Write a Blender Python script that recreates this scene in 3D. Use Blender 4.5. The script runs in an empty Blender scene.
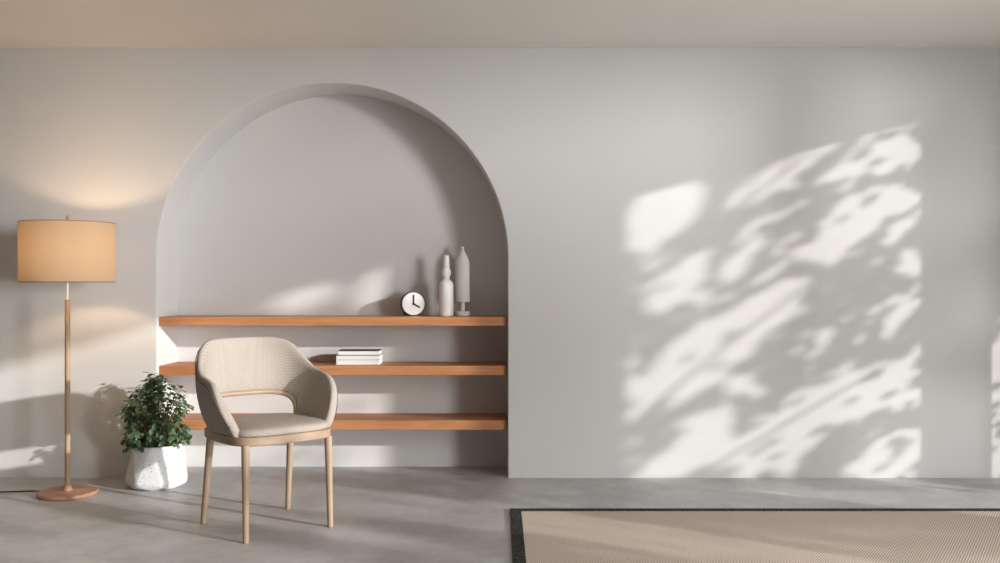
import bpy, bmesh, math, random
from mathutils import Vector, Matrix, noise
C = bpy.context.scene.collection
SC = bpy.context.scene
PI = math.pi

# ------------------------------------------------------------------ camera, world, lights, exposure
CAMZ = 1.170
cd = bpy.data.cameras.new('camera'); cam = bpy.data.objects.new('camera', cd); C.objects.link(cam)
cam.location = (0, -5.7, CAMZ); cam.rotation_euler = (PI/2, 0, 0)
cd.sensor_width = 36.0; cd.lens = 36.0*0.940; cd.shift_y = 0.0035; cd.clip_start = 0.05
SC.camera = cam
SC.view_settings.view_transform = 'Standard'; SC.view_settings.look = 'None'
SC.view_settings.gamma = 1; SC.view_settings.use_curve_mapping = False
SC.view_settings.exposure = 0.06
SC.cycles.use_denoising = True
SC.cycles.max_bounces = 8; SC.cycles.diffuse_bounces = 5
SC.cycles.sample_clamp_indirect = 8

SKY = 0.7
SUN = 3.7
BULB = 175.0
w = bpy.data.worlds.new('world'); SC.world = w; w.use_nodes = True
bg = w.node_tree.nodes['Background']; bg.inputs[0].default_value = (0.98, 0.99, 1.0, 1); bg.inputs[1].default_value = SKY

SDX, SDY, SDZ = -1.75, 1.0, -0.47          # sun direction
sl = bpy.data.lights.new('sun', 'SUN'); sl.energy = SUN; sl.angle = math.radians(0.95); sl.color = (1.0, 0.98, 0.95)
so = bpy.data.objects.new('sun', sl); C.objects.link(so)
so.rotation_euler = Vector((SDX, SDY, SDZ)).to_track_quat('-Z', 'Y').to_euler(); so.location = (9, -6, 5)

# added wide second sun to light the back wall, camera side of the sun
FILL_SUN = 1.6
hl = bpy.data.lights.new('fill_sun', 'SUN'); hl.energy = FILL_SUN; hl.angle = math.radians(10); hl.color = (0.97, 0.985, 1.0)
ho = bpy.data.objects.new('fill_sun', hl); C.objects.link(ho)
ho.rotation_euler = Vector((-1.0, 1.0, -0.03)).to_track_quat('-Z', 'Y').to_euler(); ho.location = (9, -9, 4)

# soft daylight entering at the middle of the large side window
dl = bpy.data.lights.new('window_daylight', 'AREA'); dl.shape = 'RECTANGLE'; dl.size = 2.2; dl.size_y = 1.0; dl.energy = 100; dl.color = (0.97, 0.985, 1.0)
do = bpy.data.objects.new('window_daylight', dl); C.objects.link(do); do.location = (3.58, -3.6, 1.3); do.rotation_euler = (0, PI/2, 0)

XW = 3.6                                   # right wall, inner face
H = 2.608
WINS = [(-0.435, -0.03, 0.0, 2.50), (-1.70, -0.60, 0.0, 2.50), (-7.0, -2.12, 0.0, 2.50)]   # y0,y1,z0,z1
for i, (y0, y1, z0, z1) in enumerate(WINS):        # portals guide the sky's light through the openings
    al = bpy.data.lights.new('portal', 'AREA'); al.shape = 'RECTANGLE'
    al.size = z1-z0; al.size_y = y1-y0; al.cycles.is_portal = True
    ao = bpy.data.objects.new('portal', al); C.objects.link(ao)
    ao.location = (XW+0.06, (y0+y1)/2, (z0+z1)/2); ao.rotation_euler = (0, PI/2, 0)

# ------------------------------------------------------------------ helpers
def mesh_obj(name, bm, mat, parent=None, smooth=False, recalc=True):
    me = bpy.data.meshes.new(name)
    if recalc: bmesh.ops.recalc_face_normals(bm, faces=bm.faces)
    bm.to_mesh(me); bm.free()
    if smooth:
        for p in me.polygons: p.use_smooth = True
    o = bpy.data.objects.new(name, me); C.objects.link(o)
    if mat is not None: me.materials.append(mat)
    if parent is not None: o.parent = parent
    return o
def thing(name, label, cat, loc=(0,0,0), rz=0, group=None):
    o = bpy.data.objects.new(name, None); C.objects.link(o); o.empty_display_size = 0.1
    o.location = loc; o.rotation_euler = (0, 0, rz); o['label'] = label; o['category'] = cat
    if group: o['group'] = group
    return o
def tag(o, label, cat, group=None, kind=None):
    o['label'] = label; o['category'] = cat
    if group: o['group'] = group
    if kind: o['kind'] = kind
    return o
def struct(o): o['kind'] = 'structure'; return o
def auto_smooth(o, ang=40):
    me = o.data
    for p in me.polygons: p.use_smooth = True
    me.set_sharp_from_angle(angle=math.radians(ang))
def box(bm, x0, x1, y0, y1, z0, z1, bev=0, seg=2):
    r = bmesh.ops.create_cube(bm, size=1, matrix=Matrix.Translation(((x0+x1)/2, (y0+y1)/2, (z0+z1)/2)) @ Matrix.Diagonal((x1-x0, y1-y0, z1-z0, 1)))
    if bev:
        es = list({e for v in r['verts'] for e in v.link_edges})
        bmesh.ops.bevel(bm, geom=es, offset=bev, segments=seg, affect='EDGES', profile=.5)
def lathe(bm, prof, n=48, loc=(0,0,0), M=None, capb=True, capt=True):
    rings = []
    for r, z in prof:
        ring = []
        for k in range(n):
            a = 2*PI*k/n
            v = Vector((r*math.cos(a), r*math.sin(a), z))
            if M is not None: v = M @ v
            ring.append(bm.verts.new(v+Vector(loc)))
        rings.append(ring)
    for a, b in zip(rings, rings[1:]):
        for k in range(n): bm.faces.new((a[k], a[(k+1) % n], b[(k+1) % n], b[k]))
    if capb: bm.faces.new(list(reversed(rings[0])))
    if capt: bm.faces.new(rings[-1])
def tube(bm, pts, rad, n=12):
    pts = [Vector(p) for p in pts]
    if not hasattr(rad, '__len__'): rad = [rad]*len(pts)
    rings = []; up = None
    for i, p in enumerate(pts):
        t = (pts[min(i+1, len(pts)-1)]-pts[max(i-1, 0)]).normalized()
        if up is None:
            up = Vector((0, 0, 1)) if abs(t.z) < .9 else Vector((0, 1, 0))
        s = t.cross(up).normalized(); up = s.cross(t).normalized()
        rings.append([bm.verts.new(p+rad[i]*(math.cos(2*PI*k/n)*s+math.sin(2*PI*k/n)*up)) for k in range(n)])
    for a, b in zip(rings, rings[1:]):
        for k in range(n): bm.faces.new((a[k], a[(k+1) % n], b[(k+1) % n], b[k]))
    bm.faces.new(list(reversed(rings[0]))); bm.faces.new(rings[-1])

# ------------------------------------------------------------------ materials
def nmat(name, col, rough=.6, spec=.3):
    m = bpy.data.materials.new(name); m.use_nodes = True
    nt = m.node_tree; b = nt.nodes['Principled BSDF']
    b.inputs['Base Color'].default_value = (*col, 1); b.inputs['Roughness'].default_value = rough
    b.inputs['Specular IOR Level'].default_value = spec
    return m, nt, b
def nd(nt, t, **kw):
    n = nt.nodes.new(t)
    for k, v in kw.items():
        if k in n.inputs.keys(): n.inputs[k].default_value = v
        else: setattr(n, k, v)
    return n
def ramp(nt, stops):
    r = nt.nodes.new('ShaderNodeValToRGB'); e = r.color_ramp.elements
    e[0].position, e[0].color = stops[0][0], (*stops[0][1], 1)
    e[1].position, e[1].color = stops[-1][0], (*stops[-1][1], 1)
    for p, c in stops[1:-1]:
        x = e.new(p); x.color = (*c, 1)
    return r
def mapped(nt, scale=(1, 1, 1), rot=(0, 0, 0), src='Object'):
    tc = nt.nodes.new('ShaderNodeTexCoord'); mp = nt.nodes.new('ShaderNodeMapping')
    mp.inputs['Scale'].default_value = scale; mp.inputs['Rotation'].default_value = rot
    nt.links.new(tc.outputs[src], mp.inputs['Vector']); return mp
def bump(nt, b, h, strength, dist=.002):
    bp = nt.nodes.new('ShaderNodeBump'); bp.inputs['Strength'].default_value = strength; bp.inputs['Distance'].default_value = dist
    nt.links.new(h, bp.inputs['Height']); nt.links.new(bp.outputs[0], b.inputs['Normal'])

def plaster(name, col, var=.03):
    m, nt, b = nmat(name, col, .85, .15)
    mp = mapped(nt, (.9, .9, .9)); n = nd(nt, 'ShaderNodeTexNoise', Scale=1.6, Detail=3.0)
    nt.links.new(mp.outputs[0], n.inputs['Vector'])
    r = ramp(nt, [(.3, tuple(c*(1-var) for c in col)), (.7, tuple(min(1, c*(1+var)) for c in col))])
    nt.links.new(n.outputs[0], r.inputs[0]); nt.links.new(r.outputs[0], b.inputs['Base Color'])
    n2 = nd(nt, 'ShaderNodeTexNoise', Scale=60.0, Detail=4.0); nt.links.new(mp.outputs[0], n2.inputs['Vector'])
    bump(nt, b, n2.outputs[0], .12, .002)
    return m
M_wall = plaster('wall_plaster', (.655, .645, .63), .012)
M_wall_far = plaster('room_paint', (.22, .18, .15))
M_ceil = plaster('ceiling_paint', (.82, .775, .72), .01)

def concrete():
    m, nt, b = nmat('polished_concrete', (.3, .3, .3), .38, .4)
    mp = mapped(nt); n = nd(nt, 'ShaderNodeTexNoise', Scale=1.7, Detail=7.0, Roughness=.62, Distortion=.4)
    nt.links.new(mp.outputs[0], n.inputs['Vector'])
    r = ramp(nt, [(.28, (.35, .351, .355)), (.5, (.46, .461, .466)), (.72, (.56, .561, .566))])
    nt.links.new(n.outputs[0], r.inputs[0])
    n2 = nd(nt, 'ShaderNodeTexNoise', Scale=9.0, Detail=6.0, Roughness=.7); nt.links.new(mp.outputs[0], n2.inputs['Vector'])
    mx = nt.nodes.new('ShaderNodeMixRGB'); mx.blend_type = 'OVERLAY'; mx.inputs[0].default_value = .35
    nt.links.new(r.outputs[0], mx.inputs[1]); nt.links.new(n2.outputs[0], mx.inputs[2])
    nt.links.new(mx.outputs[0], b.inputs['Base Color'])
    rr = nd(nt, 'ShaderNodeMapRange'); rr.inputs['To Min'].default_value = .32; rr.inputs['To Max'].default_value = .55
    nt.links.new(n2.outputs[0], rr.inputs['Value']); nt.links.new(rr.outputs[0], b.inputs['Roughness'])
    bump(nt, b, n2.outputs[0], .05, .002)
    return m
M_floor = concrete()

def wood(name, c1, c2, c3, scale=(1.2, 14, 14), rough=.5, ring=3.0):
    m, nt, b = nmat(name, c2, rough, .3)
    mp = mapped(nt, scale); n = nd(nt, 'ShaderNodeTexNoise', Scale=ring, Detail=8.0, Roughness=.6, Distortion=.6)
    nt.links.new(mp.outputs[0], n.inputs['Vector'])
    r = ramp(nt, [(.3, c1), (.5, c2), (.72, c3)])
    nt.links.new(n.outputs[0], r.inputs[0]); nt.links.new(r.outputs[0], b.inputs['Base Color'])
    bump(nt, b, n.outputs[0], .08, .001)
    return m
M_shelf = wood('shelf_oak', (.38, .16, .066), (.46, .205, .09), (.54, .26, .12), (.9, 9, 16))
M_ash = wood('pale_ash_wood', (.31, .215, .14), (.37, .265, .18), (.42, .31, .215), (14, 14, 1.2), .5)
M_ashrail = wood('pale_ash_rail', (.31, .215, .14), (.37, .265, .18), (.42, .31, .215), (3, 3, 14), .5)
M_lampwood = wood('lamp_beech', (.33, .215, .13), (.40, .27, .165), (.45, .31, .195), (18, 18, 1.5), .5)
M_lampbase = wood('lamp_base_wood', (.34, .19, .118), (.41, .235, .145), (.47, .28, .17), (2.5, 14, 6), .45)

def fabric(name, c1, c2):
    m, nt, b = nmat(name, c1, .9, .1)
    mp = mapped(nt, (1, 1, 1))
    w1 = nd(nt, 'ShaderNodeTexWave', Scale=42.0, Distortion=1.6); w1.bands_direction = 'DIAGONAL'
    nt.links.new(mp.outputs[0], w1.inputs['Vector'])
    mp2 = mapped(nt, (1, -1, 1))
    w2 = nd(nt, 'ShaderNodeTexWave', Scale=48.0, Distortion=1.5); w2.bands_direction = 'DIAGONAL'
    nt.links.new(mp2.outputs[0], w2.inputs['Vector'])
    mm = nd(nt, 'ShaderNodeMath', operation='MULTIPLY'); nt.links.new(w1.outputs['Fac'], mm.inputs[0]); nt.links.new(w2.outputs['Fac'], mm.inputs[1])
    n = nd(nt, 'ShaderNodeTexNoise', Scale=180.0, Detail=3.0); nt.links.new(mp.outputs[0], n.inputs['Vector'])
    ad = nd(nt, 'ShaderNodeMath', operation='MULTIPLY_ADD'); ad.inputs[1].default_value = .5
    nt.links.new(n.outputs[0], ad.inputs[0]); nt.links.new(mm.outputs[0], ad.inputs[2])
    r = ramp(nt, [(.2, c2), (.85, c1)]); nt.links.new(ad.outputs[0], r.inputs[0]); nt.links.new(r.outputs[0], b.inputs['Base Color'])
    bump(nt, b, ad.outputs[0], .5, .003)
    return m
M_fab = fabric('woven_upholstery', (.44, .385, .335), (.345, .30, .26))
M_seam, _, _ = nmat('seam_thread', (.16, .12, .09), .9, .1)
M_white, _, _ = nmat('white_ceramic', (.88, .86, .83), .45, .4)
M_matte, _, _ = nmat('matte_ceramic', (.68, .655, .62), .7, .25)
M_black, _, _ = nmat('black_lacquer', (.025, .025, .028), .4, .4)
M_face, _, _ = nmat('clock_dial_white', (.84, .84, .83), .5, .3)
M_page, _, _ = nmat('white_paper', (.78, .77, .77), .8, .1)
M_cover, _, _ = nmat('charcoal_board', (.06, .06, .065), .6, .3)
M_coverg, _, _ = nmat('grey_board', (.42, .41, .41), .6, .3)
M_metal, _, mb = nmat('white_rod_enamel', (.85, .83, .80), .3, .5)
M_cord, _, _ = nmat('dark_cable', (.03, .028, .026), .6, .3)
M_soil, _, _ = nmat('soil', (.05, .035, .025), .95, .1)
M_stem, _, _ = nmat('green_brown_stem', (.12, .10, .05), .8, .2)
M_bark, _, _ = nmat('bark', (.12, .09, .07), .9, .1)
M_grass, _, _ = nmat('outdoor_paving', (.38, .37, .35), .9, .1)
M_frame, _, _ = nmat('window_frame_paint', (.6, .6, .58), .5, .3)

def terrazzo():
    m, nt, b = nmat('white_terrazzo', (.8, .8, .8), .55, .3)
    mp = mapped(nt)
    v = nd(nt, 'ShaderNodeTexVoronoi', Scale=100.0); nt.links.new(mp.outputs[0], v.inputs['Vector'])
    n = nd(nt, 'ShaderNodeTexNoise', Scale=60.0, Detail=1.0); nt.links.new(mp.outputs[0], n.inputs['Vector'])
    sb = nd(nt, 'ShaderNodeMath', operation='MULTIPLY_ADD'); sb.inputs[1].default_value = 1.1
    nt.links.new(n.outputs[0], sb.inputs[0]); nt.links.new(v.outputs['Distance'], sb.inputs[2])
    r = ramp(nt, [(.66, (.16, .155, .15)), (.71, (.70, .70, .70))]); nt.links.new(sb.outputs[0], r.inputs[0])
    nt.links.new(r.outputs[0], b.inputs['Base Color'])
    return m
M_terr = terrazzo()

def leafmat(name, cs, trans=.25):
    m, nt, b = nmat(name, cs[1], .38, .5)
    g = nt.nodes.new('ShaderNodeNewGeometry')
    r = ramp(nt, [(0, cs[0]), (.6, cs[1]), (1, cs[2])]); nt.links.new(g.outputs['Random Per Island'], r.inputs[0])
    nt.links.new(r.outputs[0], b.inputs['Base Color'])
    t = nt.nodes.new('ShaderNodeBsdfTranslucent'); nt.links.new(r.outputs[0], t.inputs[0])
    mx = nt.nodes.new('ShaderNodeMixShader'); mx.inputs[0].default_value = trans
    nt.links.new(b.outputs[0], mx.inputs[1]); nt.links.new(t.outputs[0], mx.inputs[2])
    nt.links.new(mx.outputs[0], nt.nodes['Material Output'].inputs[0])
    return m
M_leaf = leafmat('glossy_plant_leaf', [(.04, .085, .035), (.075, .145, .06), (.17, .26, .13)], .15)
M_tleaf = leafmat('garden_leaf', [(.05, .10, .03), (.09, .16, .05), (.13, .22, .08)], .2)

def shade_mat():
    m, nt, b = nmat('linen_shade', (.72, .50, .29), .9, .1)
    mp = mapped(nt, (1, 1, 1)); n = nd(nt, 'ShaderNodeTexNoise', Scale=120.0, Detail=2.0); nt.links.new(mp.outputs[0], n.inputs['Vector'])
    r = ramp(nt, [(.3, (.54, .41, .28)), (.7, (.57, .435, .30))]); nt.links.new(n.outputs[0], r.inputs[0])
    nt.links.new(r.outputs[0], b.inputs['Base Color'])
    t = nt.nodes.new('ShaderNodeBsdfTranslucent'); t.inputs[0].default_value = (.70, .50, .32, 1)
    mx = nt.nodes.new('ShaderNodeMixShader'); mx.inputs[0].default_value = .11
    nt.links.new(b.outputs[0], mx.inputs[1]); nt.links.new(t.outputs[0], mx.inputs[2])
    nt.links.new(mx.outputs[0], nt.nodes['Material Output'].inputs[0])
    return m
M_shade = shade_mat()
M_rim, _, _ = nmat('shade_rim_tape', (.40, .24, .13), .8, .1)
M_bulb = bpy.data.materials.new('lit_bulb'); M_bulb.use_nodes = True
_b = M_bulb.node_tree.nodes['Principled BSDF']; _b.inputs['Emission Color'].default_value = (1.0, .72, .44, 1); _b.inputs['Emission Strength'].default_value = BULB

def rugmat():
    m, nt, b = nmat('woven_jute', (.5, .42, .34), .95, .05)
    mp = mapped(nt, (1, 1, 1), (0, 0, math.radians(32)))
    w1 = nd(nt, 'ShaderNodeTexWave', Scale=30.0, Distortion=1.2); w1.bands_direction = 'X'
    w2 = nd(nt, 'ShaderNodeTexWave', Scale=21.0, Distortion=1.2); w2.bands_direction = 'Y'
    nt.links.new(mp.outputs[0], w1.inputs['Vector']); nt.links.new(mp.outputs[0], w2.inputs['Vector'])
    mm = nd(nt, 'ShaderNodeMath', operation='MULTIPLY'); nt.links.new(w1.outputs['Fac'], mm.inputs[0]); nt.links.new(w2.outputs['Fac'], mm.inputs[1])
    r = ramp(nt, [(0.05, (.37, .30, .245)), (.55, (.86, .765, .675))]); nt.links.new(mm.outputs[0], r.inputs[0])
    nt.links.new(r.outputs[0], b.inputs['Base Color']); bump(nt, b, mm.outputs[0], .5, .003)
    return m
M_rug = rugmat()
def bordermat():
    m, nt, b = nmat('charcoal_binding', (.03, .03, .03), .9, .1)
    mp = mapped(nt); n = nd(nt, 'ShaderNodeTexNoise', Scale=160.0, Detail=2.0); nt.links.new(mp.outputs[0], n.inputs['Vector'])
    r = ramp(nt, [(.45, (.018, .018, .018)), (.7, (.12, .115, .11))]); nt.links.new(n.outputs[0], r.inputs[0]); nt.links.new(r.outputs[0], b.inputs['Base Color'])
    return m
M_border = bordermat()

# ------------------------------------------------------------------ room
XL, YF = -4.3, -7.4
NX0, NX1, ND = -2.080, 0.0485, 0.357
NC = (NX0+NX1)/2; NR = (NX1-NX0)/2; NS = 2.395-NR
bm = bmesh.new()
V = lambda x, y, z: bm.verts.new((x, y, z))
arch = [(NC-NR*math.cos(PI*k/72), NS+NR*math.sin(PI*k/72)) for k in range(73)]
path = [(NX0, 0.0)]+arch+[(NX1, 0.0)]
EB = .007
def inset(p, e):       # path grown by e into the wall (away from the opening)
    out = []
    for i, (x, z) in enumerate(p):
        if i == 0: out.append((x-e, z)); continue
        if i == len(p)-1: out.append((x+e, z)); continue
        dx, dz = x-NC, max(0, z-NS); l = math.hypot(dx, dz); out.append((x+dx/l*e, z+dz/l*e))
    return out
P0 = inset(path, EB); P1 = inset(path, EB*.29)
rows = [[V(x, 0, z) for x, z in P0], [V(x, EB*.29, z) for x, z in P1], [V(x, EB, z) for x, z in path], [V(x, ND, z) for x, z in path]]
for a, b in zip(rows, rows[1:]):
    for k in range(len(path)-1): bm.faces.new((a[k], a[k+1], b[k+1], b[k]))
# front face around the opening
top = [V(x, 0, H) for x, z in P0]
for k in range(1, len(P0)-2): bm.faces.new((rows[0][k], rows[0][k+1], top[k+1], top[k]))
l0, l1, ls = V(XL, 0, 0), V(XL, 0, H), V(XL, 0, P0[1][1])
bm.faces.new((l0, rows[0][0], rows[0][1], ls)); bm.faces.new((ls, rows[0][1], top[1], l1))
r0, r1, rs = V(XW, 0, 0), V(XW, 0, H), V(XW, 0, P0[-2][1])
bm.faces.new((rows[0][-1], r0, rs, rows[0][-2])); bm.faces.new((rows[0][-2], rs, r1, top[-2]))
bm.faces.new(rows[3])                                  # back of the recess
wb = struct(mesh_obj('wall_back', bm, M_wall, recalc=False)); auto_smooth(wb, 35)

bm = bmesh.new(); box(bm, XL, XW+.3, YF, ND+.15, -.1, 0); struct(mesh_obj('floor', bm, M_floor))
bm = bmesh.new(); box(bm, XL, XW, YF, 0, H, H+.12); struct(mesh_obj('ceiling', bm, M_ceil))
bm = bmesh.new(); box(bm, XL-.12, XL, YF, 0, 0, H); struct(mesh_obj('wall_left', bm, M_wall_far))
bm = bmesh.new(); box(bm, XL, XW, YF-.12, YF, 0, H); struct(mesh_obj('wall_front', bm, M_wall_far))
bm = bmesh.new()
ys = [YF]; 
for y0, y1, z0, z1 in sorted(WINS): ys += [y0, y1]
ys.append(0.0)
for a, b in zip(ys[0::2], ys[1::2]): box(bm, XW, XW+.12, a, b, 0, H)
for y0, y1, z0, z1 in WINS: box(bm, XW, XW+.12, y0, y1, z1, H)
struct(mesh_obj('wall_right', bm, M_wall_far))
for i, (y0, y1, z0, z1) in enumerate(sorted(WINS)):
    bm = bmesh.new(); f = .025
    for a in ((y0, y0+f, z0, z1), (y1-f, y1, z0, z1), (y0+f, y1-f, z1-f, z1), (y0+f, y1-f, z0, z0+f)):
        box(bm, XW+.07, XW+.10, *a)
    struct(mesh_obj('window_%d' % (i+1), bm, M_frame))

# ------------------------------------------------------------------ shelves in the niche
SH = [(.975, .921, 'topmost wooden shelf across the arched niche, carrying clock and two ceramics'),
      (.677, .6205, 'middle wooden shelf across the arched niche, carrying the stacked books'),
      (.344, .286, 'lowest and empty wooden shelf across the arched niche, nearest the floor')]
for zt, zb, lab in SH:
    bm = bmesh.new(); box(bm, NX0+.001, NX1-.012, .032, ND-.0005, zb, zt, .003)
    tag(mesh_obj('floating_shelf', bm, M_shelf), lab, 'shelf', 'wooden shelves in the arched niche')
ZS1, ZS2 = .975, .677

# ------------------------------------------------------------------ clock
ck = thing('table_clock', 'small round white-dial clock with black rim showing four, on the top shelf', 'clock', (-.548, .225, ZS1), math.radians(13))
CR = .077; cz = CR+.0005
Rx = Matrix.Rotation(PI/2, 4, 'X')
bm = bmesh.new()
lathe(bm, [(CR-.006, -.036), (CR, -.030), (CR, .020), (CR-.002, .026), (CR-.005, .026), (CR-.006, .021)], 64, (0, 0, cz), Rx, True, True)
o = mesh_obj('case', bm, M_black, ck); auto_smooth(o)
bm = bmesh.new(); lathe(bm, [(CR-.0062, .0212), (CR-.0062, .0225)], 64, (0, 0, cz), Rx); mesh_obj('dial', bm, M_face, ck)
def hand(name, ang, ln, wd, yy):
    bm = bmesh.new(); M = Matrix.Translation((0, yy, cz)) @ Matrix.Rotation(ang, 4, 'Y')
    bmesh.ops.create_cube(bm, size=1, matrix=M @ Matrix.Translation((0, 0, ln/2-.004)) @ Matrix.Diagonal((wd, .0012, ln+.008, 1)))
    mesh_obj(name, bm, M_black, ck)
hand('minute_hand', 0, .056, .0100, -.0245); hand('hour_hand', math.radians(121), .046, .0100, -.0258)
bm = bmesh.new(); lathe(bm, [(.006, .0262), (.006, .028)], 20, (0, 0, cz), Rx); mesh_obj('centre_pin', bm, M_black, ck)
bm = bmesh.new(); box(bm, -.060, -.020, -.010, .020, 0, .026, .003); mesh_obj('foot', bm, M_black, ck)

# ------------------------------------------------------------------ bottle and vase
prof = [(.040, 0), (.0435, .003), (.0445, .010), (.0445, .196), (.042, .206), (.034, .218), (.022, .228), (.0185, .236), (.019, .243), (.026, .258),
        (.0295, .272), (.028, .284), (.021, .297), (.0185, .305), (.0195, .312), (.021, .318), (.0195, .325), (.0175, .36), (.0165, .378), (.0125, .379), (.011, .35), (.010, .30)]
bm = bmesh.new(); lathe(bm, prof, 56); o = mesh_obj('ceramic_bottle', bm, M_white); auto_smooth(o, 50)
o.location = (-.336, .18, ZS1); tag(o, 'glossy white ceramic bottle with bulged open neck, just left of the footed vase', 'bottle')
vz = thing('footed_vase', 'matte cream cylindrical vase with pointed lid on a disc foot, beside the bottle', 'vase', (-.2375, .245, ZS1))
bm = bmesh.new(); lathe(bm, [(.044, 0), (.046, .002), (.046, .026), (.044, .029), (.0155, .030), (.0145, .034), (.0145, .084), (.016, .0875)], 56); o = mesh_obj('foot', bm, M_matte, vz); auto_smooth(o, 40)
bm = bmesh.new(); lathe(bm, [(.016, .087), (.044, .088), (.0465, .091), (.0465, .333), (.0455, .337)], 56); o = mesh_obj('body', bm, M_matte, vz); auto_smooth(o, 40)
bm = bmesh.new(); lathe(bm, [(.0455, .3371), (.044, .345), (.036, .366), (.024, .392), (.012, .412), (.007, .418), (.0065, .421), (.009, .424), (.0115, .429), (.0105, .434), (.006, .438), (.001, .439)], 56); o = mesh_obj('lid', bm, M_matte, vz); auto_smooth(o, 50)

# ------------------------------------------------------------------ books
def book(z, x0, x1, y0, rz, lab, cm):
    th = .0285; W = x1-x0; D = .155; cx = (x0+x1)/2
    t = thing('book', lab, 'book', (cx, y0+D/2, z), rz, 'stacked white books on the middle shelf')
    bm = bmesh.new(); box(bm, -W/2+.002, W/2-.002, -D/2+.002, D/2-.004, .0025, th-.0025, .001, 1); mesh_obj('page_block', bm, M_page, t)
    bm = bmesh.new(); box(bm, -W/2, W/2, -D/2, D/2, 0, .0024); box(bm, -W/2, W/2, -D/2, D/2, th-.0024, th); box(bm, -W/2, W/2, D/2-.003, D/2, .0024, th-.0024)
    mesh_obj('cover', bm, cm, t)
    return z+th
z = ZS2
z = book(z, -1.015, -.748, .115, 0, 'bottom book of the white stack, lying directly on the middle shelf', M_page)
z = book(z, -1.015, -.745, .116, math.radians(-.6), 'middle book of the white stack, grey edged cover between two others', M_coverg)
z = book(z, -1.006, -.748, .122, math.radians(.8), 'top book of the white stack, dark charcoal cover facing up', M_cover)

# ------------------------------------------------------------------ floor lamp
LX, LY = -2.413, -.455
lp = thing('floor_lamp', 'wooden floor lamp with wide tan drum shade, round wooden base by left wall', 'lamp', (LX, LY, 0))
bm = bmesh.new(); lathe(bm, [(.152, 0), (.158, .004), (.159, .016), (.154, .022), (.03, .024), (.026, .026), (.024, .045), (.0165, .058)], 72); o = mesh_obj('base', bm, M_lampbase, lp); auto_smooth(o, 40)
bm = bmesh.new(); lathe(bm, [(.0145, .050), (.0145, 1.084), (.0125, 1.090)], 32); o = mesh_obj('pole', bm, M_lampwood, lp); auto_smooth(o, 40)
bm = bmesh.new(); lathe(bm, [(.0045, 1.089), (.0045, 1.300)], 20); o = mesh_obj('rod', bm, M_metal, lp); auto_smooth(o, 40)
bm = bmesh.new(); lathe(bm, [(.016, 1.295), (.018, 1.300), (.018, 1.322), (.013, 1.326)], 24); o = mesh_obj('bulb_socket', bm, M_metal, lp); auto_smooth(o, 40)
bm = bmesh.new(); lathe(bm, [(.013, 1.3265), (.020, 1.335), (.033, 1.352), (.036, 1.368), (.032, 1.386), (.018, 1.400), (.002, 1.404)], 24); o = mesh_obj('bulb', bm, M_bulb, lp, True)
SZ0, SZ1, SR = 1.187, 1.516, .2475
bm = bmesh.new(); lathe(bm, [(SR, SZ0), (SR, SZ1)], 96, capb=False, capt=False); o = mesh_obj('lamp_shade', bm, M_shade, lp, True)
for zz in (SZ0, SZ1):
    bm = bmesh.new(); tube(bm, [(SR*math.cos(2*PI*k/96), SR*math.sin(2*PI*k/96), zz) for k in range(97)], .0022, 8)
    mesh_obj('shade_rim', bm, M_rim, lp, True)
bm = bmesh.new()
for a in (20, 140, 260):
    a = math.radians(a); tube(bm, [(.006*math.cos(a), .006*math.sin(a), SZ1-.012), ((SR-.002)*math.cos(a), (SR-.002)*math.sin(a), SZ1-.004)], .002, 8)
for sx in (-1, 1):     # harp round the bulb
    tube(bm, [(sx*.012, 0, 1.315), (sx*.05, 0, 1.35), (sx*.055, 0, 1.42), (sx*.03, 0, 1.475), (0, 0, SZ1-.01)], .0018, 8)
mesh_obj('shade_carrier', bm, M_metal, lp)
bm = bmesh.new(); lathe(bm, [(.008, SZ1-.016), (.0095, SZ1-.010), (.0085, 1.553), (.007, 1.558)], 20); o = mesh_obj('finial', bm, M_lampwood, lp); auto_smooth(o, 40)
bm = bmesh.new()
pts = [(-.145, .055, .006), (-.22, .075, .0045), (-.28, .07, .0045), (-.36, .055, .0045), (-.48, .04, .0045), (-.62, .05, .0045), (-.80, .07, .0045), (-1.1, .06, .0045), (-1.4, .03, .0045)]
tube(bm, pts, .0036, 8); mesh_obj('power_cord', bm, M_cord, lp, True)

# ------------------------------------------------------------------ potted plant
random.seed(5)
PX, PY = -1.993, -.225
pp = thing('potted_plant', 'bushy green small-leaved plant in a faceted white terrazzo pot', 'plant', (PX, PY, 0))
bm = bmesh.new()
n = 7; off = math.radians(-112)
def ring(r, z, ph): return [bm.verts.new((r*math.cos(off+2*PI*(k+ph)/n), r*math.sin(off+2*PI*(k+ph)/n), z)) for k in range(n)]
bot = ring(.145, 0, .5); wide = ring(.183, .030, 0); rim = ring(.145, .245, .5); rimi = ring(.131, .245, .5); ini = ring(.129, .19, .5)
for k in range(n):
    k1 = (k+1) % n
    bm.faces.new((bot[k], wide[k1], wide[k])); bm.faces.new((bot[k], bot[k1], wide[k1]))
    bm.faces.new((wide[k], wide[k1], rim[k])); bm.faces.new((wide[k1], rim[k1], rim[k]))
    bm.faces.new((rim[k], rim[k1], rimi[k1], rimi[k])); bm.faces.new((rimi[k], rimi[k1], ini[k1], ini[k]))
bm.faces.new(list(reversed(bot))); bm.faces.new(ini)
bmesh.ops.recalc_face_normals(bm, faces=bm.faces)
bmesh.ops.bevel(bm, geom=list(bm.edges), offset=.010, segments=3, affect='EDGES', profile=.5)
o = mesh_obj('pot', bm, M_terr, pp); auto_smooth(o, 25)
bm = bmesh.new(); lathe(bm, [(.112, .191), (.112, .215), (.09, .225), (.01, .228)], 32); mesh_obj('soil', bm, M_soil, pp, True)
bs = bmesh.new(); bl = bmesh.new()
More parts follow.
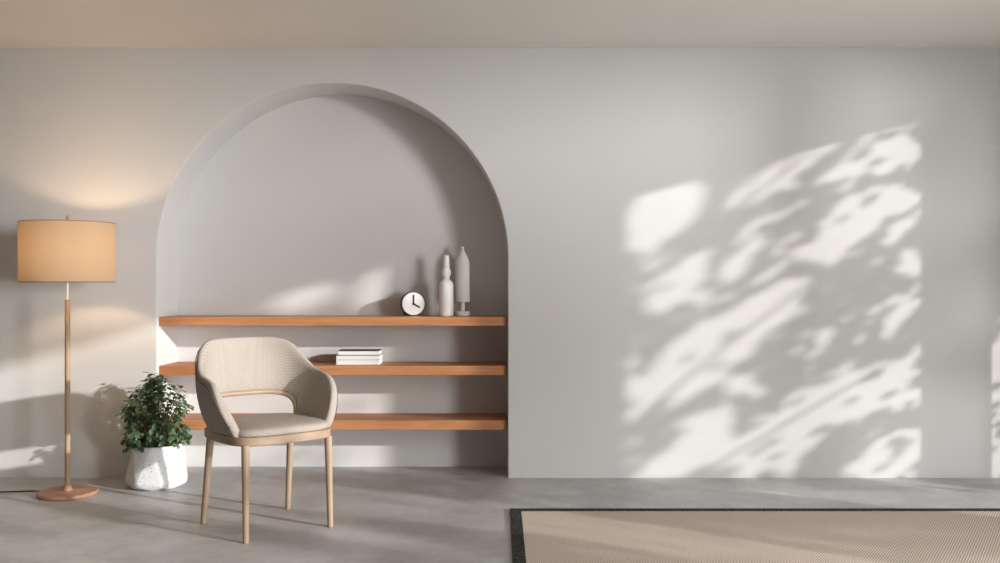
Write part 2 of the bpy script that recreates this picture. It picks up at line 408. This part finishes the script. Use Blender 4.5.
def leaf(b, p, d, up, L, W, fold=.25, droop=.25):
    d = d.normalized(); s = d.cross(up)
    if s.length < 1e-3: s = d.cross(Vector((1, 0, 0)))
    s.normalize(); u = s.cross(d).normalized()
    prof = [(0, .10), (.15, .55), (.4, .95), (.65, 1.0), (.86, .72), (.96, .36), (1, .08)]
    rows_ = []
    for t, ww in prof:
        c = p+d*L*t-u*droop*L*t*t
        rows_.append((b.verts.new(c+s*W*.5*ww+u*fold*W*.5*ww), b.verts.new(c), b.verts.new(c-s*W*.5*ww+u*fold*W*.5*ww)))
    for a, c in zip(rows_, rows_[1:]):
        b.faces.new((a[0], a[1], c[1], c[0])); b.faces.new((a[1], a[2], c[2], c[1]))
def crown_r(z):      # plant outline radius at height z above floor
    z0 = [(.19, .12), (.24, .175), (.33, .195), (.45, .190), (.54, .155), (.60, .085), (.67, .03)]
    for (a, ra), (b_, rb) in zip(z0, z0[1:]):
        if a <= z <= b_: return ra+(rb-ra)*(z-a)/(b_-a)
    return .02
tips = []
for i in range(120):
    zt = .645-.42*(i/120)**1.05+random.uniform(-.015, .015); a = i*2.39996+random.uniform(-.3, .3)
    rr = crown_r(zt)*(random.uniform(.80, 1.08) if i % 4 else random.uniform(.3, .8))
    lob = 1+.10*math.sin(3*a+1.2)+.05*math.sin(5*a+zt*20)
    rr *= lob
    tips.append(Vector((rr*math.cos(a)-.022*min(1, (zt-.2)*5), rr*math.sin(a), zt)))
for tp in tips:
    b0 = Vector((tp.x*.15, tp.y*.15, .215)); mid = Vector((tp.x*.55, tp.y*.55, .215+(tp.z-.215)*.62))
    pts = [b0.lerp(mid, t) if t < 1 else mid for t in (0, .5, 1)]+[mid.lerp(tp, .55)+Vector((0, 0, .008)), tp]
    tube(bs, pts, [.0028, .0024, .002, .0016, .001], 5)
    ax = (tp-mid).normalized()
    nl = random.randint(8, 10)
    for k in range(nl):
        t = .35+.65*(k/(nl-1))**.7; p = mid.lerp(tp, t)+Vector((0, 0, .006*math.sin(PI*t)))
        a = k*2.4+random.uniform(-.5, .5)
        side = ax.orthogonal().normalized(); side.rotate(Matrix.Rotation(a, 3, ax))
        d = side*random.uniform(.8, 1)+ax*random.uniform(.0, .6)*(1 if t < .95 else 1.5)+Vector((0, 0, random.uniform(-.35, .1)))
        up = (Vector((0, 0, 1))+ax*.4+Vector((random.uniform(-.4, .4), random.uniform(-.4, .4), 0))).normalized()
        L = random.uniform(.031, .045); leaf(bl, p, d, up, L, L*random.uniform(.60, .72), droop=random.uniform(.05, .35))
mesh_obj('stems', bs, M_stem, pp, True)
mesh_obj('foliage', bl, M_leaf, pp, True, recalc=False)

# ------------------------------------------------------------------ armchair
ch = thing('armchair', 'beige woven tub armchair with open lower back and pale wooden legs', 'chair', (-1.138, -1.115, 0), math.radians(41))
def leg(xb, yb, xt, yt):
    bm = bmesh.new(); N = 20
    sec = [(0.0, .0125), (.004, .0135), (.2, .0158), (.38, .0182), (.440, .0185)]
    prev = None
    for z_, r_ in sec:
        t = z_/.44; cx, cy = xb+(xt-xb)*t, yb+(yt-yb)*t
        ring_ = [bm.verts.new((cx+r_*math.cos(2*PI*k/N), cy+r_*math.sin(2*PI*k/N), z_+.0005)) for k in range(N)]
        if prev:
            for k in range(N): bm.faces.new((prev[k], prev[(k+1) % N], ring_[(k+1) % N], ring_[k]))
        else: bm.faces.new(list(reversed(ring_)))
        prev = ring_
    bm.faces.new(prev)
    o = mesh_obj('leg', bm, M_ash, ch); auto_smooth(o, 40)
    bm = bmesh.new(); lathe(bm, [(.0118, 0), (.0118, .003)], 16, (xb, yb, -.0003)); mesh_obj('glide', bm, M_cord, o)
for sx in (-1, 1):
    leg(sx*.219-.004, -.236, sx*.215-.004, -.222)
    leg(sx*.230+.004, .224, sx*.216+.004, .165)
def sup(a, b, n_, t):
    c, s = math.cos(t), math.sin(t)
    return (a*math.copysign(abs(c)**(2/n_), c), b*math.copysign(abs(s)**(2/n_), s))
def slab(prof, a, bf, bb, e=4.2, cy=0, N=96, dome=None):   # plan: superellipse, different reach to front and back
    bm = bmesh.new(); prev = None
    for ins, z_ in prof:
        ring_ = []
        for k in range(N):
            t = 2*PI*k/N; x, y = sup(1, 1, e, t)
            x *= (a-ins); y = y*((bb if y > 0 else bf)-ins)
            x *= 1-.06*max(0, y/bb)
            ring_.append(bm.verts.new((x, y+cy, z_)))
        if prev:
            for k in range(N): bm.faces.new((prev[k], prev[(k+1) % N], ring_[(k+1) % N], ring_[k]))
        else: bm.faces.new(list(reversed(ring_)))
        prev = ring_
    bm.faces.new(prev)
    return bm
o = mesh_obj('seat_rail', slab([(.012, .432), (.003, .434), (0, .438), (0, .470), (.003, .474), (.02, .476)], .262, .262, .262), M_ashrail, ch); auto_smooth(o, 30)
o = mesh_obj('seat_cushion', slab([(.012, .4762), (.009, .482), (.008, .491), (.014, .502), (.030, .510), (.07, .516), (.12, .520), (.19, .522)], .262, .262, .250), M_fab, ch); auto_smooth(o, 60)

# shell: U-shaped upholstered back and arms
def spine(u):
    """u in [-1,1]; returns plan direction params: phi up to 90deg round the back, then straight forward"""
    s = abs(u); sg = 1 if u >= 0 else -1
    UB = .66
    if s <= UB:
        ph = s/UB*PI/2; x, y = math.sin(ph), math.cos(ph); e = 2/2.5
        x = x**e; y = max(y, 0)**e
        return sg*x, y, 0.0
    return sg*1.0, 0.0, (s-UB)/(1-UB)
def interp(tab, s):
    for (a, va), (b_, vb) in zip(tab, tab[1:]):
        if s <= b_:
            t = (s-a)/(b_-a); return va+(vb-va)*t
    return tab[-1][1]
def smooth_interp(tab, s):
    # monotone-ish: average of a few neighbours
    k = .03; return sum(interp(tab, min(1, max(0, s+d*k))) for d in (-1, -.5, 0, .5, 1))/5
TOP = [(0, .905), (.20, .903), (.30, .892), (.38, .868), (.46, .818), (.54, .770), (.60, .746), (.66, .734), (.74, .726), (.82, .710), (.88, .680), (.93, .630), (.97, .565), (1.0, .517)]
HT, HU = .628, .465
def bottom(s):
    if s >= HU: return .468
    q = s/HU
    return .468+(HT-.468)*max(0, 1-q**3.6)**(1/2.4)
FW = .185
def shell_pt(u, z_):
    x, y, f = spine(u)
    k = (z_-.47)/.44
    a = .242+.064*math.sin(min(1, max(0, k*1.9))*PI/2)-.02*max(0, k-.5); b_ = .225+.055*k+.012*math.sin(k*PI)
    a -= .014*f*max(0, 1-k*2.2)
    Y = y*b_-f*FW*(1.0)
    return Vector((x*a, Y, z_))
def shell_mesh(T=.0215, NU=121, NT=28):
    bm = bmesh.new(); prev = None
    us = []
    for i in range(NU):
        q = -1+2*i/(NU-1); us.append(q)
    first = None
    for i, u in enumerate(us):
        s = abs(u); zt = smooth_interp(TOP, s); zb = bottom(s)
        if s > HU-.02 and s < HU+.02: pass
        ring_ = []
        h = (zt-zb)
        e = 1e-3; 
        endf = min(1, (1-s)/.03); tt = T*(.5+.5*math.sqrt(max(0, 1-(1-endf)**2)))
        for k in range(NT):
            th = 2*PI*k/NT; c, sn = math.cos(th), math.sin(th)
            zz = zb+h*.5*(1-math.copysign(abs(c)**.45, c)) if h > .1 else zb+h*.5*(1-c)
            p = shell_pt(u, zz)
            tu = shell_pt(min(1, u+.01), zz)-shell_pt(max(-1, u-.01), zz); tz = shell_pt(u, zz+.01)-shell_pt(u, zz-.01)
            nrm = tu.cross(tz).normalized()
            ring_.append(bm.verts.new(p+nrm*tt*math.copysign(abs(sn)**.75, sn)))
        if prev:
            for k in range(NT): bm.faces.new((prev[k], prev[(k+1) % NT], ring_[(k+1) % NT], ring_[k]))
        else: first = ring_
        prev = ring_
    bm.faces.new(first); bm.faces.new(list(reversed(prev)))
    return bm
bk = mesh_obj('backrest', shell_mesh(), M_fab, ch, True)
sb_ = bk.modifiers.new('sub', 'SUBSURF'); sb_.levels = 1; sb_.render_levels = 1
# seam piping along the outer edge of the shell
bm = bmesh.new(); pts = []
for i in range(161):
    u = -1+2*i/160; s = abs(u); zt = smooth_interp(TOP, s)-.022*min(1, (1-s)*12)-.004
    p = shell_pt(u, zt); tu = shell_pt(min(1, u+.01), zt)-shell_pt(max(-1, u-.01), zt); tz = shell_pt(u, zt+.01)-shell_pt(u, zt-.01)
    nrm = tu.cross(tz).normalized()
    if nrm.dot(Vector((p.x, p.y+.05, 0))) < 0: nrm = -nrm
    pts.append(p+nrm*.0212)
tube(bm, pts, .0022, 6); mesh_obj('piping', bm, M_seam, bk, True)
# wooden trim around the opening in the lower back
bm = bmesh.new(); pts = []
for i in range(81):
    u = -HU+2*HU*i/80; s = abs(u); zb = bottom(min(s, HU-.0001))
    if i in (0, 80): zb = .478
    p = shell_pt(u*.985, max(.478, zb-.006)); p -= Vector((p.x, p.y, 0)).normalized()*.008; pts.append(p)
tube(bm, pts, .0125, 12); mesh_obj('wooden_trim', bm, M_ashrail, bk, True)

# ------------------------------------------------------------------ rug
rg = thing('rug', 'flat woven beige rug with a narrow charcoal border on grey concrete', 'rug', (0.052, -2.95, 0))
RW, RD, bw = 3.05, 2.139, .057
bm = bmesh.new(); box(bm, bw, RW-bw, bw, RD-bw, .0003, .0075, .0015, 1); mesh_obj('woven_field', bm, M_rug, rg)
bm = bmesh.new()
o4 = [(0, 0), (RW, 0), (RW, RD), (0, RD)]; i4 = [(bw, bw), (RW-bw, bw), (RW-bw, RD-bw), (bw, RD-bw)]
vo0 = [bm.verts.new((x, y, .0003)) for x, y in o4]; vo1 = [bm.verts.new((x, y, .0085)) for x, y in o4]; vi1 = [bm.verts.new((x, y, .0085)) for x, y in i4]; vi0 = [bm.verts.new((x, y, .0003)) for x, y in i4]
for k in range(4):
    j = (k+1) % 4
    bm.faces.new((vo0[k], vo0[j], vo1[j], vo1[k])); bm.faces.new((vo1[k], vo1[j], vi1[j], vi1[k])); bm.faces.new((vi1[k], vi1[j], vi0[j], vi0[k])); bm.faces.new((vi0[k], vi0[j], vo0[j], vo0[k]))
mesh_obj('border', bm, M_border, rg)

# ------------------------------------------------------------------ garden outside the right-hand windows (its leaves dapple the sun)
bm = bmesh.new(); box(bm, XW+.3, 14, -14, 4, -.12, -.02); tag(struct(mesh_obj('ground', bm, M_grass)), 'paved ground outside the windows', 'ground')
def px2wall(cx, cy):     # photo pixel -> point on the back wall plane
    return (cx-500)/164.9, CAMZ+(285-cy)/164.9
BL = []
def ell(cx, cy, a, b, ang):     # measured on a 1.481x crop with origin (580,110)
    X, Z = px2wall(580+cx/1.481, 110+cy/1.481); BL.append((X, Z, a/1.481/164.9, b/1.481/164.9, math.radians(ang)))
for e in [(125, 150, 66, 34, 35), (95, 185, 28, 28, 0), (136, 264, 52, 22, 38), (293, 104, 34, 10, -8), (432, 138, 66, 18, 15), (395, 172, 48, 20, 12), (365, 212, 38, 14, 10), (478, 60, 28, 22, 20), (395, 95, 38, 14, 20), (345, 66, 42, 11, 38),
          (272, 298, 58, 26, 28), (185, 362, 100, 42, 33), (118, 420, 45, 26, 20), (355, 340, 15, 15, 0), (480, 290, 18, 14, 0), (487, 222, 15, 13, 0), (395, 428, 118, 30, 27), (290, 490, 90, 36, 24), (460, 515, 62, 28, 33), (475, 425, 26, 20, 0),
          (170, 466, 26, 14, 10), (240, 410, 28, 14, 10), (130, 520, 44, 13, 20), (205, 505, 40, 24, 0), (225, 235, 30, 12, 45)]: ell(*e)
def in_bright(X, Z, grow=0):
    for cx, cz_, a, b, an in BL:
        dx, dz = X-cx, Z-cz_; u = dx*math.cos(an)+dz*math.sin(an); v = -dx*math.sin(an)+dz*math.cos(an)
        if (u/(a+grow))**2+(v/(b+grow))**2 < 1: return True
    return False
random.seed(11)
bl = bmesh.new(); bb = bmesh.new()
cnt = 0
for i in range(7600):
    X = random.uniform(.70, 3.4); Z = random.uniform(-.15, 2.45); xo = random.uniform(4.35, 4.9)
    t = (xo-X)/1.75; y = -t; z = Z-SDZ*t
    if X > 2.85 and Z < 1.0 and random.random() < (.93 if Z < .8 else .6): continue
    if in_bright(X, Z, .022) and random.random() > .035: continue
    a_ = math.radians(36); uu = X*math.cos(a_)+Z*math.sin(a_); vv = -X*math.sin(a_)+Z*math.cos(a_)
    nz = noise.noise(Vector((uu*2.2, vv*6.5, .7)))
    nz2 = noise.noise(Vector((uu*5, vv*12, 4.2)))
    if X < 2.85 and random.random() < (.25 if nz+.5*nz2 < .08 else .85): continue
    L = random.uniform(.06, .10)
    ax = Vector((SDX, SDY, SDZ)).normalized(); d = Vector((0, 1, 1.1+random.uniform(-.8, .8)))
    leaf(bl, Vector((xo, y, z))-d.normalized()*L/2, d, -ax, L, L*.45, .15, .1); cnt += 1
tr = thing('garden_tree', 'leafy tree outside the right-hand windows', 'tree', (5.0, -1.9, -.02))
def at(o): 
    o.location = (-5.0, 1.9, .02); return o
tube(bb, [(4.12, -2.22, -.02), (4.1, -2.2, 1.0), (4.1, -2.2, 2.0), (4.12, -2.2, 3.2)], [.05, .045, .04, .02], 8)
for (a, b_) in [((4.1, -2.2, .9), (4.7, -1.3, 2.2)), ((4.1, -2.2, 1.7), (4.7, -1.4, 2.9)), ((4.1, -2.2, .4), (4.7, -1.2, 1.4))]:
    tube(bb, [a, Vector(a).lerp(Vector(b_), .5)+Vector((0, 0, .05)), b_], [.014, .010, .005], 6)
at(mesh_obj('trunk', bb, M_bark, tr, True)); at(mesh_obj('foliage', bl, M_tleaf, tr, True, recalc=False))
# looser shrub outside the large window
bl = bmesh.new(); bb = bmesh.new(); random.seed(3)
def in_niche_patch(X, Z):       # gaps in the foliage
    for px, pz, a, b, an in ((292, 299, 36, 17, 25), (374, 294, 36, 26, 30), (330, 275, 22, 7, 35)):
        cx = (px-500)/155.2; cz_ = CAMZ+(285-pz)/155.2; an = math.radians(an); dx, dz = X-cx, Z-cz_
        if ((dx*math.cos(an)+dz*math.sin(an))/(a/155.2))**2+((-dx*math.sin(an)+dz*math.cos(an))/(b/155.2))**2 < 1: return True
    return False
for i in range(7800):
    yw = random.uniform(-5.4, -1.98); zw = random.uniform(0, 2.6); t = random.uniform(.62, 1.15)
    xo, y, z = XW+1.75*t, yw-t, zw-SDZ*t
    tb = ND-yw; XB, ZB = XW-1.75*tb, zw+SDZ*tb
    keep = 0
    if ZB > -.12:
        if XB > -.38: keep = .1
        elif ZB < .90: keep = .02 if XB > NX0 else .003
        elif XB > NX0-.1: keep = 0 if in_niche_patch(XB, ZB) else .9
        else: keep = .25
    else:
        nz = noise.noise(Vector((yw*2.6+5, zw*1.6, 1.3)))
        XF = XW-1.75*zw/-SDZ
        if yw > -2.68: keep = .9
        elif yw > -3.3: keep = .02 if nz < .2 else .6
        elif XF > -.1: keep = .75 if nz > -.15 else .1
        else: keep = .5 if nz > .22 else .01
    if random.random() > keep: continue
    L = random.uniform(.07, .12); d = Vector((0, 1, random.uniform(-.3, 1.4)))
    leaf(bl, Vector((xo, y, z)), d, Vector((1.75, -1, .44)), L, L*.45, .15, .1)
sh = thing('garden_shrub', 'loose shrub outside the large right-hand window', 'shrub', (5.0, -4.4, -.02))
for k in range(7):
    yy = -5.4+.35*k
    tube(bb, [(5.0, -4.4, -.02), (5.0, (yy-4.4)/2, .9), (4.9, yy, 1.8)], [.02, .012, .005], 6)
for o in (mesh_obj('stems', bb, M_bark, sh, True), mesh_obj('foliage', bl, M_tleaf, sh, True, recalc=False)): o.location = (-5.0, 4.4, .02)
